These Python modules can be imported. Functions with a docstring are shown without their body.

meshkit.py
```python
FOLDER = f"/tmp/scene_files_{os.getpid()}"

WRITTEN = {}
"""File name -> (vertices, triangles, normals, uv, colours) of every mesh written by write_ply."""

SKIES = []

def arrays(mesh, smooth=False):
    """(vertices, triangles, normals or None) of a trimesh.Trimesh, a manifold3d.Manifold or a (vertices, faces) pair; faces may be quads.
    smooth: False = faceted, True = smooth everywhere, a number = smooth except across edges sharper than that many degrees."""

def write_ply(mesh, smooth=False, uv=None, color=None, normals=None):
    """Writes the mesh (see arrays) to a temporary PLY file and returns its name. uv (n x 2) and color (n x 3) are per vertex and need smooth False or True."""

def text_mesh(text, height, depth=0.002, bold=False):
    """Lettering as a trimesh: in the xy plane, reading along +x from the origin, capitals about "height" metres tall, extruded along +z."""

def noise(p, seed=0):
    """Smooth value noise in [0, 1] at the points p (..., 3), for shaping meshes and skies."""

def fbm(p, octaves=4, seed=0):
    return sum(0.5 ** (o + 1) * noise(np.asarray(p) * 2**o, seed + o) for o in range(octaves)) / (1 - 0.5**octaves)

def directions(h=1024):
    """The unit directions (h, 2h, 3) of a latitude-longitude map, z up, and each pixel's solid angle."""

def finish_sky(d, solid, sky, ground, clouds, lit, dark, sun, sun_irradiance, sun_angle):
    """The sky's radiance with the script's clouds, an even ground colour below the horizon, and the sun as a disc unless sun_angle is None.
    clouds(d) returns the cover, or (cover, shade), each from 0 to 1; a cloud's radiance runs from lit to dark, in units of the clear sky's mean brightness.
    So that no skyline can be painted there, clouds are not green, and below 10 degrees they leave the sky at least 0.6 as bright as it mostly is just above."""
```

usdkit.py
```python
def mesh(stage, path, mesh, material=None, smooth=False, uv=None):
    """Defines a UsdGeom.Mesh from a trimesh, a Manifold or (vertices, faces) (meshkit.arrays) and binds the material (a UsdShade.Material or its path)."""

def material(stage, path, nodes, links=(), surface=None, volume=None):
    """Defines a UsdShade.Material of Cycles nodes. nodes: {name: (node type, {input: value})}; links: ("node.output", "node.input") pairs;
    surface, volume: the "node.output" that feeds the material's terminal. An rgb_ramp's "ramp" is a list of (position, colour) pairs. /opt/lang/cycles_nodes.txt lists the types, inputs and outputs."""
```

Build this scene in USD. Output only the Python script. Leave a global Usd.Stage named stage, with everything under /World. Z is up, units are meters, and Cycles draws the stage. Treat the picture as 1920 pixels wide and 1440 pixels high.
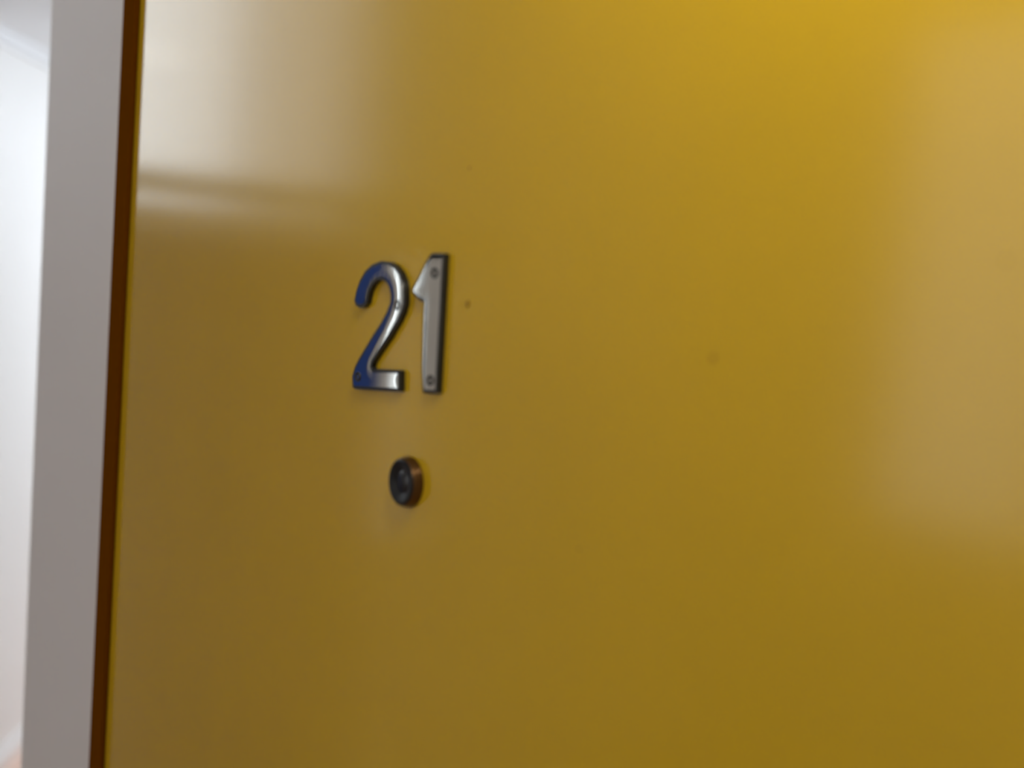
import math
import numpy as np
import trimesh
import shapely
from shapely.geometry import Polygon, Point
import meshkit
import usdkit
from pxr import Usd, UsdGeom, UsdLux, UsdShade, Gf, Sdf

stage = Usd.Stage.CreateInMemory()
UsdGeom.SetStageUpAxis(stage, UsdGeom.Tokens.z)
UsdGeom.SetStageMetersPerUnit(stage, 1.0)
UsdGeom.Xform.Define(stage, '/World')
UsdGeom.Scope.Define(stage, '/World/Looks')

# ------------------------------------------------------------------ camera
# a phone held close to the door, looking left along it, slightly down, a little tilted
F_PX, YAW, PITCH, ROLL = 2200.0, math.radians(37.5), math.radians(4.86), math.radians(4.3)
EYE = np.array([0.0, -0.33, 1.72])
fh = np.array([-math.cos(YAW), math.sin(YAW), 0]); zup = np.array([0, 0, 1.0]); rt = np.cross(fh, zup)
fwd = fh * math.cos(PITCH) - zup * math.sin(PITCH)
upv = zup * math.cos(PITCH) + fh * math.sin(PITCH)
r2 = rt * math.cos(ROLL) + upv * math.sin(ROLL)
u2 = upv * math.cos(ROLL) - rt * math.sin(ROLL)
cam = UsdGeom.Camera.Define(stage, '/World/camera')
m = Gf.Matrix4d(*r2, 0, *u2, 0, *(-fwd), 0, *EYE, 1)
cam.AddTransformOp().Set(m)
cam.CreateHorizontalApertureAttr(36.0)
cam.CreateVerticalApertureAttr(27.0)
cam.CreateFocalLengthAttr(36.0 * F_PX / 1920)
cam.CreateFStopAttr(3.4)
cam.CreateFocusDistanceAttr(0.76)
cam.CreateClippingRangeAttr(Gf.Vec2f(0.01, 100))
cam.CreateExposureAttr(0.19)

# ------------------------------------------------------------------ sky (bright overcast day outside the windows)
sky = UsdLux.DomeLight.Define(stage, '/World/sky')
sky.CreateIntensityAttr(1.08)
sky.CreateColorAttr(Gf.Vec3f(0.85, 0.88, 0.95))

HALL_LAMP, HALL_POWER = (-0.19, 0.0, 2.20), 25.0
MIDDLE_LAMP, MIDDLE_POWER = (0.3, -1.9, 2.85), 34.0
CORRIDOR_LAMP, CORRIDOR_POWER = (-3.35, 1.15, 2.35), 13.0
FAR_LAMP, FAR_POWER = (-4.80, 1.98, 2.35), 115.0


# ------------------------------------------------------------------ helpers
def lin(r, g, b):
    return tuple((c / 255 / 12.92) if c / 255 < 0.04045 else ((c / 255 + 0.055) / 1.055) ** 2.4 for c in (r, g, b))


def mat(name, color, rough=0.5, metallic=0.0, bump=0.0, bscale=60.0, vary=0.0, vscale=3.0, extra=None):
    path = '/World/Looks/' + name
    nodes = {'p': ('principled_bsdf', {'base_color': color, 'roughness': rough, 'metallic': metallic, **(extra or {})}),
             'g': ('geometry', {})}
    links = []
    if bump:
        nodes['n'] = ('noise_texture', {'scale': bscale, 'detail': 3.0})
        nodes['b'] = ('bump', {'strength': bump, 'distance': 0.001})
        links += [('g.position', 'n.vector'), ('n.fac', 'b.height'), ('b.normal', 'p.normal')]
    if vary:
        nodes['v'] = ('noise_texture', {'scale': vscale, 'detail': 4.0})
        nodes['r'] = ('rgb_ramp', {'ramp': [(0.3, tuple(c * (1 - vary) for c in color)), (0.7, color)]})
        links += [('g.position', 'v.vector'), ('v.fac', 'r.fac'), ('r.color', 'p.base_color')]
    return usdkit.material(stage, path, nodes, links, surface='p.BSDF')


def emitter(name, color, strength):
    return usdkit.material(stage, '/World/Looks/' + name, {'e': ('emission', {'color': color, 'strength': strength})}, surface='e.emission')


M = {
    'door_paint': mat('door_paint', (0.63, 0.397, 0.014), 0.14, extra={'ior': 1.53}, bump=0.02, bscale=300.0, vary=0.05, vscale=7.0),
    'white_wall': mat('white_wall', (0.80, 0.79, 0.77), 0.7, bump=0.05, bscale=250.0),
    'ceiling_paint': mat('ceiling_paint', (0.82, 0.83, 0.84), 0.8, bump=0.05, bscale=200.0),
    'frame_paint': mat('frame_paint', (0.72, 0.69, 0.675), 0.6, bump=0.03, bscale=200.0),
    'white_gloss': mat('white_gloss', (0.82, 0.82, 0.81), 0.3),
    'seal': mat('seal', (0.14, 0.042, 0.001), 0.9, extra={'specular_ior_level': 0.0}),
    'dark_bar': mat('dark_bar', (0.05, 0.04, 0.03), 0.6),
    'carpet': mat('carpet', (0.80, 0.58, 0.48), 0.95, bump=0.6, bscale=400.0, vary=0.2, vscale=60.0),
    'chrome': mat('chrome', (0.72, 0.715, 0.67), 0.035, 1.0),
    'numeral_body': mat('numeral_body', (0.012, 0.012, 0.010), 0.35),
    'screw': mat('screw', (0.03, 0.03, 0.028), 0.4, 0.6),
    'bronze': mat('bronze', (0.12, 0.06, 0.018), 0.35, 0.8),
    'dark_metal': mat('dark_metal', (0.015, 0.015, 0.015), 0.45, 0.6),
    'lens': mat('lens', (0.008, 0.008, 0.009), 0.25),
    'speck': mat('speck', (0.26, 0.14, 0.01), 0.8, extra={'specular_ior_level': 0.1}),
    'blue_paint': mat('blue_paint', (0.012, 0.075, 0.42), 0.4),
    'steel': mat('steel', (0.6, 0.6, 0.6), 0.25, 1.0),
    'lamp_base': mat('lamp_base', (0.8, 0.8, 0.8), 0.4),
    'hall_diffuser': emitter('hall_diffuser', (1.0, 0.95, 0.86), HALL_POWER),
    'middle_diffuser': emitter('middle_diffuser', (1.0, 0.95, 0.88), MIDDLE_POWER),
    'far_diffuser': emitter('far_diffuser', (0.82, 0.90, 1.0), FAR_POWER),
    'corridor_diffuser': emitter('corridor_diffuser', (0.82, 0.90, 1.0), CORRIDOR_POWER),
}
M['pane'] = usdkit.material(stage, '/World/Looks/pane', {
    't': ('transparent_bsdf', {'color': (0.95, 0.97, 0.97)}), 'g': ('glossy_bsdf', {'color': (1, 1, 1), 'roughness': 0.02}),
    'f': ('fresnel', {'IOR': 1.45}), 'm': ('mix_closure', {})},
    [('f.fac', 'm.fac'), ('t.BSDF', 'm.closure1'), ('g.BSDF', 'm.closure2')], surface='m.closure')

for nm, tr in (('misted_pane', (0.72, 0.71, 0.68)), ('smoked_pane', (0.50, 0.50, 0.48))):
    M[nm] = usdkit.material(stage, '/World/Looks/' + nm, {
        't': ('transparent_bsdf', {'color': tr}), 'g': ('glossy_bsdf', {'color': (1, 1, 1), 'roughness': 0.02}),
        'f': ('fresnel', {'IOR': 1.45}), 'm': ('mix_closure', {})},
        [('f.fac', 'm.fac'), ('t.BSDF', 'm.closure1'), ('g.BSDF', 'm.closure2')], surface='m.closure')
used = {}


def numbered(parent, name):
    k = used.get((parent, name), 0)
    used[(parent, name)] = k + 1
    return name if k == 0 else f'{name}_{k:03d}'


def obj(name, mesh, material, parent='/World', smooth=30, label=None):
    path = f'{parent}/{numbered(parent, name)}'
    p = usdkit.mesh(stage, path, mesh, M[material], smooth=smooth).GetPrim()
    if label:
        p.SetCustomDataByKey('label', label)
    return p


def thing(name, label=None, cat=None, kind=None, loc=None):
    x = UsdGeom.Xform.Define(stage, '/World/' + numbered('/World', name))
    if loc is not None:
        x.AddTranslateOp().Set(Gf.Vec3d(*loc))
    tag(x.GetPrim(), label, cat, kind)
    return x.GetPrim()


def tag(p, label=None, cat=None, kind=None):
    for k, v in (('label', label), ('category', cat), ('kind', kind)):
        if v:
            p.SetCustomDataByKey(k, v)
    return p


def box(lo, hi, bevel=0.0):
    lo, hi = np.asarray(lo, float), np.asarray(hi, float)
    if not bevel:
        b = trimesh.creation.box(hi - lo)
        b.apply_translation((lo + hi) / 2)
        return b
    pts = []
    for s in np.ndindex(2, 2, 2):
        c = np.where(np.array(s) == 1, hi - bevel, lo + bevel)
        d = np.where(np.array(s) == 1, 1, -1)
        for k in range(3):
            q = c.copy(); q[k] += d[k] * bevel; pts.append(q)
        e = c + d * bevel * 0.577
        pts.append(e)
    return trimesh.convex.convex_hull(np.array(pts))


def join(*ms):
    return trimesh.util.concatenate(list(ms))


def lathe(profile, n=64):
    """profile (r, h) turned round the axis that points out of the door (-y)."""
    g = trimesh.creation.revolve(np.array(profile, float), sections=n)
    v = g.vertices.copy()
    g.vertices = np.stack([v[:, 0], -v[:, 2], v[:, 1]], 1)
    g.fix_normals()
    return g


# ------------------------------------------------------------------ the setting
CEIL, HCEIL = 2.35, 2.85                          # corridor and hall heights
W0 = np.array([-3.0, 0.01])                       # where the left hall wall turns into the corridor
WD = np.array([-0.816, 0.578]); WD /= np.linalg.norm(WD)
WN = np.array([WD[1], -WD[0]])                    # pointing away from the corridor is -WN's opposite; see below
if WN @ (np.array([0, -0.33]) - W0) < 0:
    WN = -WN                                      # towards the corridor
LEN = 3.4
W1 = W0 + WD * LEN
CW = 1.12                                         # corridor width
K0 = np.array([-1.180, 0.13]); K1 = K0 + WD * 4.6


def prism(outline, z0, z1):
    g = trimesh.creation.extrude_polygon(Polygon(outline), z1 - z0, engine='earcut')
    g.apply_translation((0, 0, z0))
    return g


def strip_wall(a, b, n, thick, z0, z1):
    """an upright slab whose room face runs a-b; n points to the room."""
    a, b, n = map(np.asarray, (a, b, n))
    return prism([a, b, b - n * thick, a - n * thick], z0, z1)


tag(obj('floor', prism([(1.7, -3.5), (1.7, 0.2), (-1.2, 0.2), tuple(K1 + WD), tuple(W1 + WD * 0.3 - WN * 0.2), (-3.2, 0.0), (-3.2, -3.5)], -0.1, 0.0), 'carpet', smooth=False),
    'pinkish beige carpeted floor of the hall and corridor', None, 'structure')
tag(obj('ceiling', join(prism([(1.7, -3.5), (1.7, 0.2), (-1.180, 0.2), (-1.180, 0.0), (-3.2, 0.0), (-3.2, -3.5)], HCEIL, HCEIL + 0.1),
                        prism([(-1.180, 0.0), (-1.180, 0.2), tuple(K1 + WD), tuple(W1 + WD * 0.3 - WN * 0.2), (-3.2, 0.0)], CEIL, HCEIL + 0.1)), 'ceiling_paint', smooth=False),
    'white painted ceiling seen in the top left corner', None, 'structure')
# wall that holds the yellow door (opening x -0.962..-0.10)
DX0, DX1, DTOP = -0.9625, -0.098, 2.002
tag(obj('wall_back', join(box((-1.180, 0.0, 0), (DX0 - 0.012, 0.13, HCEIL)), box((DX1 + 0.012, 0.0, 0), (1.6, 0.13, HCEIL)),
                          box((DX0 - 0.012, 0.0, DTOP + 0.012), (DX1 + 0.012, 0.13, HCEIL))), 'white_wall', smooth=False),
    'white wall around the yellow door', None, 'structure')
tag(obj('wall_corridor_left', strip_wall(W0, W1, WN, 0.12, 0, CEIL), 'white_wall', smooth=False), 'bright white corridor wall beyond the door frame', None, 'structure')
tag(obj('wall_corridor_right', strip_wall(K0, K1, -WN, 0.10, 0, CEIL), 'white_wall', smooth=False), 'white corridor wall hidden behind the yellow door', None, 'structure')
tag(obj('wall_corridor_end', strip_wall(W1 - WN * 0.1, W1 + WN * 1.4, -WD, 0.12, 0, CEIL), 'white_wall', smooth=False), 'white end wall of the corridor', None, 'structure')
tag(obj('wall_right', box((1.6, -3.4, 0), (1.7, 0.13, HCEIL)), 'white_wall', smooth=False), 'white right wall of the hall', None, 'structure')

# skirting of the corridor wall
sk = []
for z0, z1, t in ((0, 0.045, 0.016), (0.045, 0.06, 0.010)):
    sk.append(strip_wall(W0 + WN * t, W1 + WN * t, WN, t, z0, z1))
tag(obj('baseboard_left', join(*sk), 'white_gloss', smooth=False), 'low white skirting at the foot of the corridor wall', None, 'structure')
# shallow cove where the corridor wall meets the ceiling
cv = [strip_wall(W0 + WN * t, W1 + WN * t, WN, t, z0, z1) for z0, z1, t in ((CEIL - 0.035, CEIL, 0.018), (CEIL - 0.018, CEIL, 0.035))]
tag(obj('trim_2', join(*cv), 'ceiling_paint', smooth=False), 'narrow white cornice along the top of the corridor wall', None, 'structure')

# wall_left (x = -3) with the blue door and the window light above it
LX = -3.0
WY0, WYM, WYN, WY1, WZ0, WZ1 = -1.90, -1.34, -1.00, -0.36, 1.845, 2.78     # window opening
BY0, BY1, BZ = -1.48, -0.66, 1.80                    # blue door opening
SY0, SY1, SZ = -1.61, -1.53, 0.90                    # narrow glazed slit beside the blue door
tag(obj('wall_left', join(box((LX - 0.12, -3.4, 0), (LX, SY0, HCEIL)), box((LX - 0.12, SY0, 0), (LX, SY1, SZ)), box((LX - 0.12, SY0, BZ), (LX, SY1, HCEIL)), box((LX - 0.12, SY1, 0), (LX, BY0, HCEIL)), box((LX - 0.12, WY1, 0), (LX, 0.01, HCEIL)),
                          box((LX - 0.12, WY0, WZ1), (LX, WY1, HCEIL)), box((LX - 0.12, min(WY0, BY0), BZ), (LX, WY1, WZ0)), box((LX - 0.12, min(WY0, BY0), WZ0), (LX, WY0, HCEIL)),
                          box((LX - 0.12, BY1, 0), (LX, WY1, BZ))), 'white_wall', smooth=False),
    'white left wall of the hall with a blue door under a window', None, 'structure')
w = thing('window_1', 'wide window above the blue door', None, 'structure')
P = str(w.GetPath())
fx0, fx1 = LX - 0.09, LX - 0.03
obj('window_frame', join(box((fx0, WY0, WZ0), (fx1, WY1, WZ0 + 0.015)), box((fx0, WY0, WZ1 - 0.03), (fx1, WY1, WZ1)),
                         box((fx0, WY0, WZ0), (fx1, WY0 + 0.03, WZ1)), box((fx0, WY1 - 0.03, WZ0), (fx1, WY1, WZ1))), 'white_gloss', P, False)
obj('transom_bar', box((fx0 - 0.01, WY0, 1.89), (fx1 + 0.02, WY1, 1.945)), 'dark_bar', P, False)
for za, zb in ((1.93, WZ1 - 0.02), (WZ0 + 0.01, 1.90)):
    obj('pane', box((LX - 0.062, WYN, za), (LX - 0.058, WY1 - 0.02, zb)), 'pane', P, False)
    obj('pane', box((LX - 0.062, WYM, za), (LX - 0.058, WYN, zb)), 'misted_pane', P, False)
    obj('pane', box((LX - 0.062, WY0 + 0.02, za), (LX - 0.058, WYM, zb)), 'smoked_pane', P, False)
w = thing('window_3', 'narrow glazed slit beside the blue door', None, 'structure')
P = str(w.GetPath())
obj('window_frame', join(box((fx0, SY0, SZ), (fx1, SY0 + 0.008, BZ)), box((fx0, SY1 - 0.008, SZ), (fx1, SY1, BZ)),
                         box((fx0, SY0, SZ), (fx1, SY1, SZ + 0.01)), box((fx0, SY0, BZ - 0.01), (fx1, SY1, BZ))), 'white_gloss', P, False)
obj('pane', box((LX - 0.062, SY0 + 0.005, SZ + 0.005), (LX - 0.058, SY1 - 0.005, BZ - 0.005)), 'pane', P, False)
d = thing('door_2', 'blue painted door on the left wall of the hall', None, 'structure')
P = str(d.GetPath())
obj('leaf', box((LX - 0.06, BY0 + 0.003, 0.008), (LX - 0.008, BY1 - 0.003, BZ - 0.003), 0.003), 'blue_paint', P, False)
hd = join(trimesh.creation.cylinder(0.025, 0.01, sections=32, transform=trimesh.transformations.rotation_matrix(math.pi / 2, (0, 1, 0))),
          trimesh.creation.cylinder(0.008, 0.05, sections=24, transform=trimesh.transformations.translation_matrix((0.025, 0, 0)) @ trimesh.transformations.rotation_matrix(math.pi / 2, (0, 1, 0))),
          box((0.042, -0.01, -0.01), (0.058, 0.11, 0.01), 0.004))
hd.apply_translation((LX - 0.003, BY0 + 0.06, 0.98))
obj('door_handle', hd, 'steel', P)

# wall_front (opposite the yellow door) with a window
FY = -3.3
VX0, VX1, VZ0, VZ1 = -2.6, -1.2, 0.95, 2.78
tag(obj('wall_front', join(box((-3.12, FY - 0.12, 0), (VX0, FY, HCEIL)), box((VX1, FY - 0.12, 0), (1.7, FY, HCEIL)),
                           box((VX0, FY - 0.12, 0), (VX1, FY, VZ0)), box((VX0, FY - 0.12, VZ1), (VX1, FY, HCEIL))), 'white_wall', smooth=False),
    'white wall with a window opposite the yellow door', None, 'structure')
w = thing('window_2', 'window in the wall opposite the yellow door', None, 'structure')
P = str(w.GetPath())
fy0, fy1 = FY - 0.09, FY - 0.03
obj('window_frame', join(box((VX0, fy0, VZ0), (VX1, fy1, VZ0 + 0.05)), box((VX0, fy0, VZ1 - 0.05), (VX1, fy1, VZ1)),
                         box((VX0, fy0, VZ0), (VX0 + 0.05, fy1, VZ1)), box((VX1 - 0.05, fy0, VZ0), (VX1, fy1, VZ1))), 'white_gloss', P, False)
obj('mullion', box(((VX0 + VX1) / 2 - 0.03, fy0, VZ0), ((VX0 + VX1) / 2 + 0.03, fy1, VZ1)), 'white_gloss', P, False)
obj('pane', box((VX0 + 0.04, FY - 0.062, VZ0 + 0.04), ((VX0 + VX1) / 2 - 0.02, FY - 0.058, VZ1 - 0.04)), 'misted_pane', P, False)
obj('pane', box(((VX0 + VX1) / 2 + 0.02, FY - 0.062, VZ0 + 0.04), (VX1 - 0.04, FY - 0.058, VZ1 - 0.04)), 'misted_pane', P, False)


# ------------------------------------------------------------------ ceiling lamps
def ceiling_lamp(name, label, loc, diffuser, radius):
    t = thing(name, label, 'lamp', loc=loc)
    P = str(t.GetPath())
    base = trimesh.creation.cylinder(radius * 1.06, 0.02, sections=64); base.apply_translation((0, 0, -0.0105))
    obj('base', base, 'lamp_base', P)
    prof = [(0, -0.06)] + [(radius * math.sin(a), -0.02 - 0.04 * math.cos(a)) for a in np.linspace(0.1, math.pi / 2, 12)] + [(radius, -0.0205), (0, -0.0205)]
    obj('diffuser', trimesh.creation.revolve(np.array(prof), sections=64), diffuser, P)


def globe_lamp(name, label, loc, diffuser, radius):
    t = thing(name, label, 'lamp', loc=loc)
    P = str(t.GetPath())
    rose = trimesh.creation.revolve(np.array([(0, -0.06), (0.012, -0.058), (0.014, -0.03), (0.05, -0.012), (0.05, -0.0005), (0, -0.0005)]), sections=48)
    obj('ceiling_rose', rose, 'lamp_base', P)
    g = trimesh.creation.icosphere(4, radius); g.apply_translation((0, 0, -0.055 - radius))
    obj('globe', g, diffuser, P, True)


def wall_lamp(name, label, loc, diffuser, reach, radius, drop):
    """a backplate on the wall, an arm that reaches out and a glass globe hanging from its end."""
    t = thing(name, label, 'lamp', loc=loc)
    P = str(t.GetPath())
    obj('backplate', lathe([(0, 0.0005), (0.045, 0.0005), (0.045, 0.008), (0.036, 0.016), (0, 0.018)]), 'steel', P)
    pts = [np.array([0, -0.012 - (reach - 0.012) * math.sin(a), 0.03 * math.sin(2 * a)]) for a in np.linspace(0, math.pi / 2, 10)]
    arm = [trimesh.creation.cylinder(0.006, segment=(a, b), sections=20) for a, b in zip(pts[:-1], pts[1:])]
    arm.append(trimesh.creation.cylinder(0.006, segment=(pts[-1] + (0, 0, 0.003), (0, -reach, -drop + radius)), sections=20))
    obj('arm', join(*arm, *[trimesh.creation.icosphere(2, 0.006).apply_translation(q) for q in pts]), 'steel', P)
    cup = trimesh.creation.revolve(np.array([(0, radius + 0.02), (0.012, radius + 0.018), (0.02, radius - 0.004), (0, radius - 0.004)]), sections=40)
    cup.apply_translation((0, -reach, -drop))
    obj('lamp_holder', cup, 'steel', P)
    globe = trimesh.creation.icosphere(4, radius); globe.apply_translation((0, -reach, -drop))
    obj('globe', globe, diffuser, P, True)


wall_lamp('wall_lamp', 'small glass globe lamp on an arm above the yellow door', HALL_LAMP, 'hall_diffuser', 0.16, 0.06, 0.13)
ceiling_lamp('ceiling_lamp', 'round ceiling lamp in the middle of the hall', MIDDLE_LAMP, 'middle_diffuser', 0.15)
ceiling_lamp('ceiling_lamp', 'round flush ceiling lamp at the far end of the corridor', FAR_LAMP, 'far_diffuser', 0.15)
globe_lamp('globe_lamp', 'white globe lamp on a short stem under the corridor ceiling', CORRIDOR_LAMP, 'corridor_diffuser', 0.10)

# ------------------------------------------------------------------ the yellow door and its frame
d = thing('door_1', 'yellow painted front door carrying the number 21 and a peephole', None, 'structure')
P = str(d.GetPath())
HOLE = (-0.5112, 1.6133)
obj('leaf', box((-0.960, 0.0, 0.008), (-0.100, 0.044, 2.0), 0.0012), 'door_paint', P, False)
for k, (x, z, r) in enumerate(((-0.4703, 1.7087, 0.0016), (-0.3065, 1.6977, 0.0011), (-0.1925, 1.7381, 0.0006), (-0.3742, 1.6086, 0.0006), (-0.4772, 1.7747, 0.0007))):
    s = trimesh.creation.icosphere(2, 1.0)
    s.vertices += 0.25 * (meshkit.noise(s.vertices * 1.7 + 5 * k, k)[:, None] - 0.5) * s.vertices
    s.apply_scale((r, r * 0.25, r * 1.15)); s.apply_translation((x, 0, z))
    obj('paint_chip', s, 'speck', P, True, 'small dark speck in the yellow paint' if k == 0 else None)
t = thing('trim_1', 'flat pale grey door frame left of the yellow door', None, 'structure')
P = str(t.GetPath())
FR = -0.005
obj('jamb', box((-1.184, FR, 0), (-0.9800, -0.0002, DTOP + 0.10), 0.0015), 'frame_paint', P, False)
obj('jamb', box((-0.1005, FR, 0), (0.03, -0.0002, DTOP + 0.10), 0.0015), 'frame_paint', P, False)
obj('head', box((-0.9795, FR, DTOP), (-0.101, -0.0002, DTOP + 0.10), 0.0015), 'frame_paint', P, False)
obj('seal_strip', join(box((-0.9800, FR + 0.0004, 0), (-0.9785, -0.0002, DTOP)), box((-0.9785, -0.0046, 0), (-0.9530, -0.0002, DTOP), 0.0005), box((-0.9745, 0, 0), (-0.9612, 0.03, DTOP))), 'seal', P, False, 'dark brown seal strip along the edge of the frame')

# ------------------------------------------------------------------ the numerals, outlines in millimetres from (-0.53, 1.70) on the door
TWO = [(-46.0, 4.1), (-44.7, 9.3), (-41.4, 15.5), (-36.1, 20.9), (-29.0, 24.8), (-19.7, 27.0), (-10.8, 26.8), (-4.3, 24.9), (0.8, 21.8), (4.4, 17.9), (6.4, 13.1), (7.0, 9.1), (7.2, 5.0), (5.4, 0.5), (1.8, -4.7), (-3.0, -9.6), (-6.2, -13.3), (-13.7, -20.2), (-21.8, -28.1), (-22.7, -30.8), (-20.9, -31.6), (5.7, -29.3), (7.0, -29.8), (8.2, -39.9), (7.2, -40.7), (-39.3, -44.7), (-41.6, -44.0), (-43.0, -38.1), (-40.9, -32.6), (-37.1, -27.9), (-30.3, -20.8), (-23.6, -13.7), (-15.6, -5.9), (-10.3, 0.3), (-7.3, 5.4), (-7.4, 9.1), (-9.0, 12.4), (-11.8, 15.2), (-15.2, 16.7), (-18.5, 17.1), (-23.3, 16.3), (-27.2, 14.0), (-30.1, 10.5), (-31.3, 7.0), (-32.1, 3.6), (-34.9, 1.5), (-39.0, 0.6), (-43.5, 1.4)]
ONE = [(29.0, 32.1), (30.7, 32.5), (41.2, 32.7), (43.2, -37.4), (30.3, -38.7), (27.6, -25.6), (25.5, 2.2), (25.6, 7.7), (22.2, 7.9), (15.2, 10.5), (13.1, 12.4), (13.6, 14.3), (19.2, 20.5), (24.8, 28.3)]


def upright(g):
    """from the drawing plane (x, y, height) to the door (x, -height, z), metres."""
    v = g.vertices.copy()
    g.vertices = np.stack([v[:, 0], -v[:, 2], v[:, 1]], 1)
    g.fix_normals()
    return g


def pillow(poly, h0, h1, dome, step):
    """a plate over poly from h0 up to h1 at its edge, rising by dome to its middle."""
    from scipy.spatial import Delaunay
    x0, y0, x1, y1 = poly.bounds
    ring = poly.exterior
    n = int(ring.length / step)
    edge = np.array([ring.interpolate(k / n, normalized=True).coords[0] for k in range(n)])
    gx, gy = np.meshgrid(np.arange(x0, x1, step), np.arange(y0, y1, step))
    g = np.stack([gx.ravel(), gy.ravel()], 1)
    inner = shapely.contains_xy(poly.buffer(-0.5 * step), g[:, 0], g[:, 1])
    pts = np.vstack([edge, g[inner]])
    tri = Delaunay(pts).simplices
    c = pts[tri].mean(1)
    tri = tri[shapely.contains_xy(poly, c[:, 0], c[:, 1])]
    dist = shapely.distance(shapely.points(pts), ring)
    wd = max(dist.max(), 1e-9)
    z = h1 + dome * (1 - (1 - np.clip(dist / wd, 0, 1)) ** 2)
    a = pts[tri]
    flip = np.cross(a[:, 1] - a[:, 0], a[:, 2] - a[:, 0]) < 0
    tri[flip] = tri[flip][:, ::-1]
    top = trimesh.Trimesh(np.column_stack([pts, z]), tri, process=False)
    sv, sf = [], []
    for k in range(n):
        sv += [(*edge[k], h1), (*edge[k], h0)]
        a, b, c2, d2 = 2 * k, 2 * k + 1, (2 * k + 2) % (2 * n), (2 * k + 3) % (2 * n)
        sf += [(a, b, c2), (b, d2, c2)]
    side = trimesh.Trimesh(np.array(sv), np.array(sf), process=False)
    return trimesh.util.concatenate([top, side])


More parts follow.
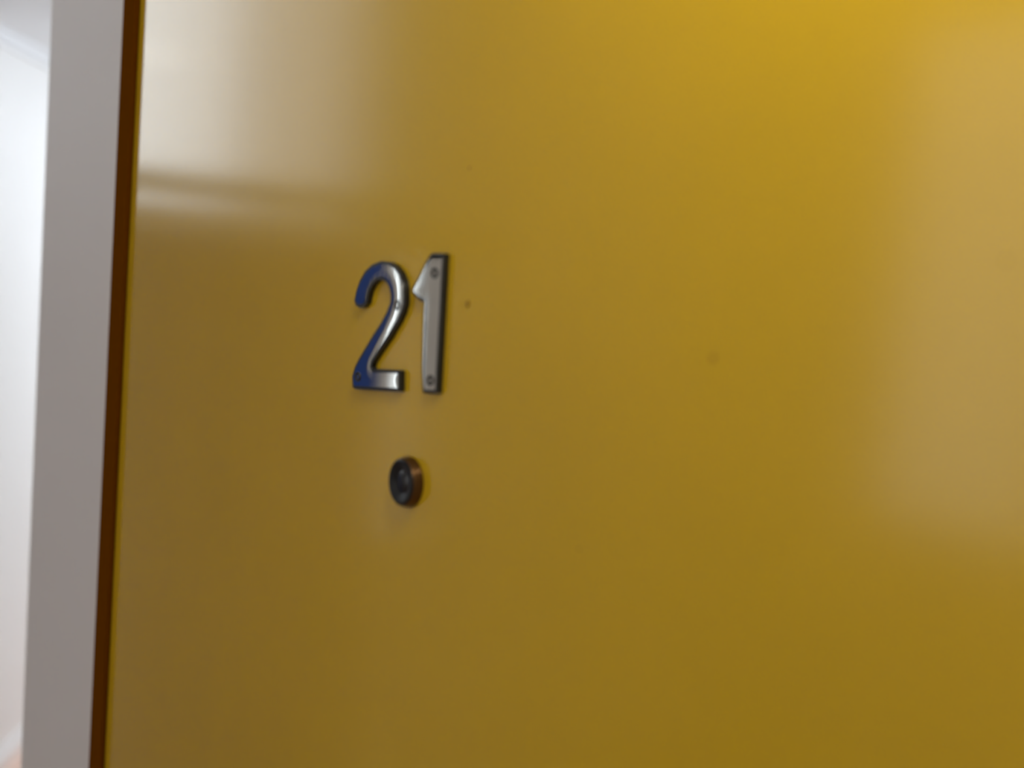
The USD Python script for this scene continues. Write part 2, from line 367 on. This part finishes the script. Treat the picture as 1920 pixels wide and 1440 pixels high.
def numeral(name, outline, label, screws):
    t = thing(name, label, 'house number', loc=(-0.53, 0.0, 1.70))
    P = str(t.GetPath())
    poly = Polygon(np.array(outline) / 1000).buffer(0)
    poly = poly.buffer(0.0008).buffer(-0.0016).buffer(0.0008).simplify(0.00008)
    body = trimesh.creation.extrude_polygon(poly, 0.0030, engine='earcut'); body.apply_translation((0, 0, 0.0001))
    obj('body', upright(body), 'numeral_body', P, 30, 'black body edge round the chrome face')
    face = poly.buffer(-0.0018)
    f = pillow(face, 0.0028, 0.0034, 0.00003, 0.0007)
    v = f.vertices.copy(); f.vertices = np.stack([v[:, 0], -v[:, 2], v[:, 1]], 1)
    if (f.face_normals[:, 1] < 0).sum() < (f.face_normals[:, 1] > 0).sum():
        f.invert()
    obj('face', f, 'chrome', P, 30, 'polished chrome face')
    for sx, sz in screws:
        prof = [(0, 0.0030), (0.0012, 0.0033), (0.0017, 0.0039), (0.0026, 0.0040), (0.0030, 0.0030), (0, 0.0028)]
        s = lathe(prof, 24)
        s.apply_translation((sx / 1000, 0, sz / 1000))
        obj('screw', s, 'screw', P, 30)


numeral('house_number', TWO, 'chrome numeral 2 with a blue sheen on its left side', [(0.2, 4.4), (-36.0, -37.5)])
numeral('house_number', ONE, 'chrome numeral 1 on the door, right of the 2', [(33.9, 22.5), (36.6, -31.5)])

# ------------------------------------------------------------------ the peephole
t = thing('peephole', 'small round dark peephole below the numerals on the door', 'peephole', loc=(HOLE[0], 0.0, HOLE[1]))
P = str(t.GetPath())
obj('flange', lathe([(0, 0.0001), (0.0132, 0.0001), (0.0134, 0.0008), (0.0130, 0.0030), (0.0124, 0.0052), (0.0121, 0.0055), (0.0118, 0.0040), (0, 0.0040)]), 'bronze', P)
obj('inner_ring', lathe([(0.0119, 0.0030), (0.0119, 0.0054), (0.0110, 0.0062), (0.0096, 0.0060), (0.0060, 0.0044), (0.0060, 0.0030), (0.0119, 0.0030)]), 'dark_metal', P)
obj('lens', lathe([(0, 0.0054), (0.002, 0.0053), (0.004, 0.0050), (0.0056, 0.0045), (0.0062, 0.0041), (0.0062, 0.0035), (0, 0.0035)]), 'lens', P)
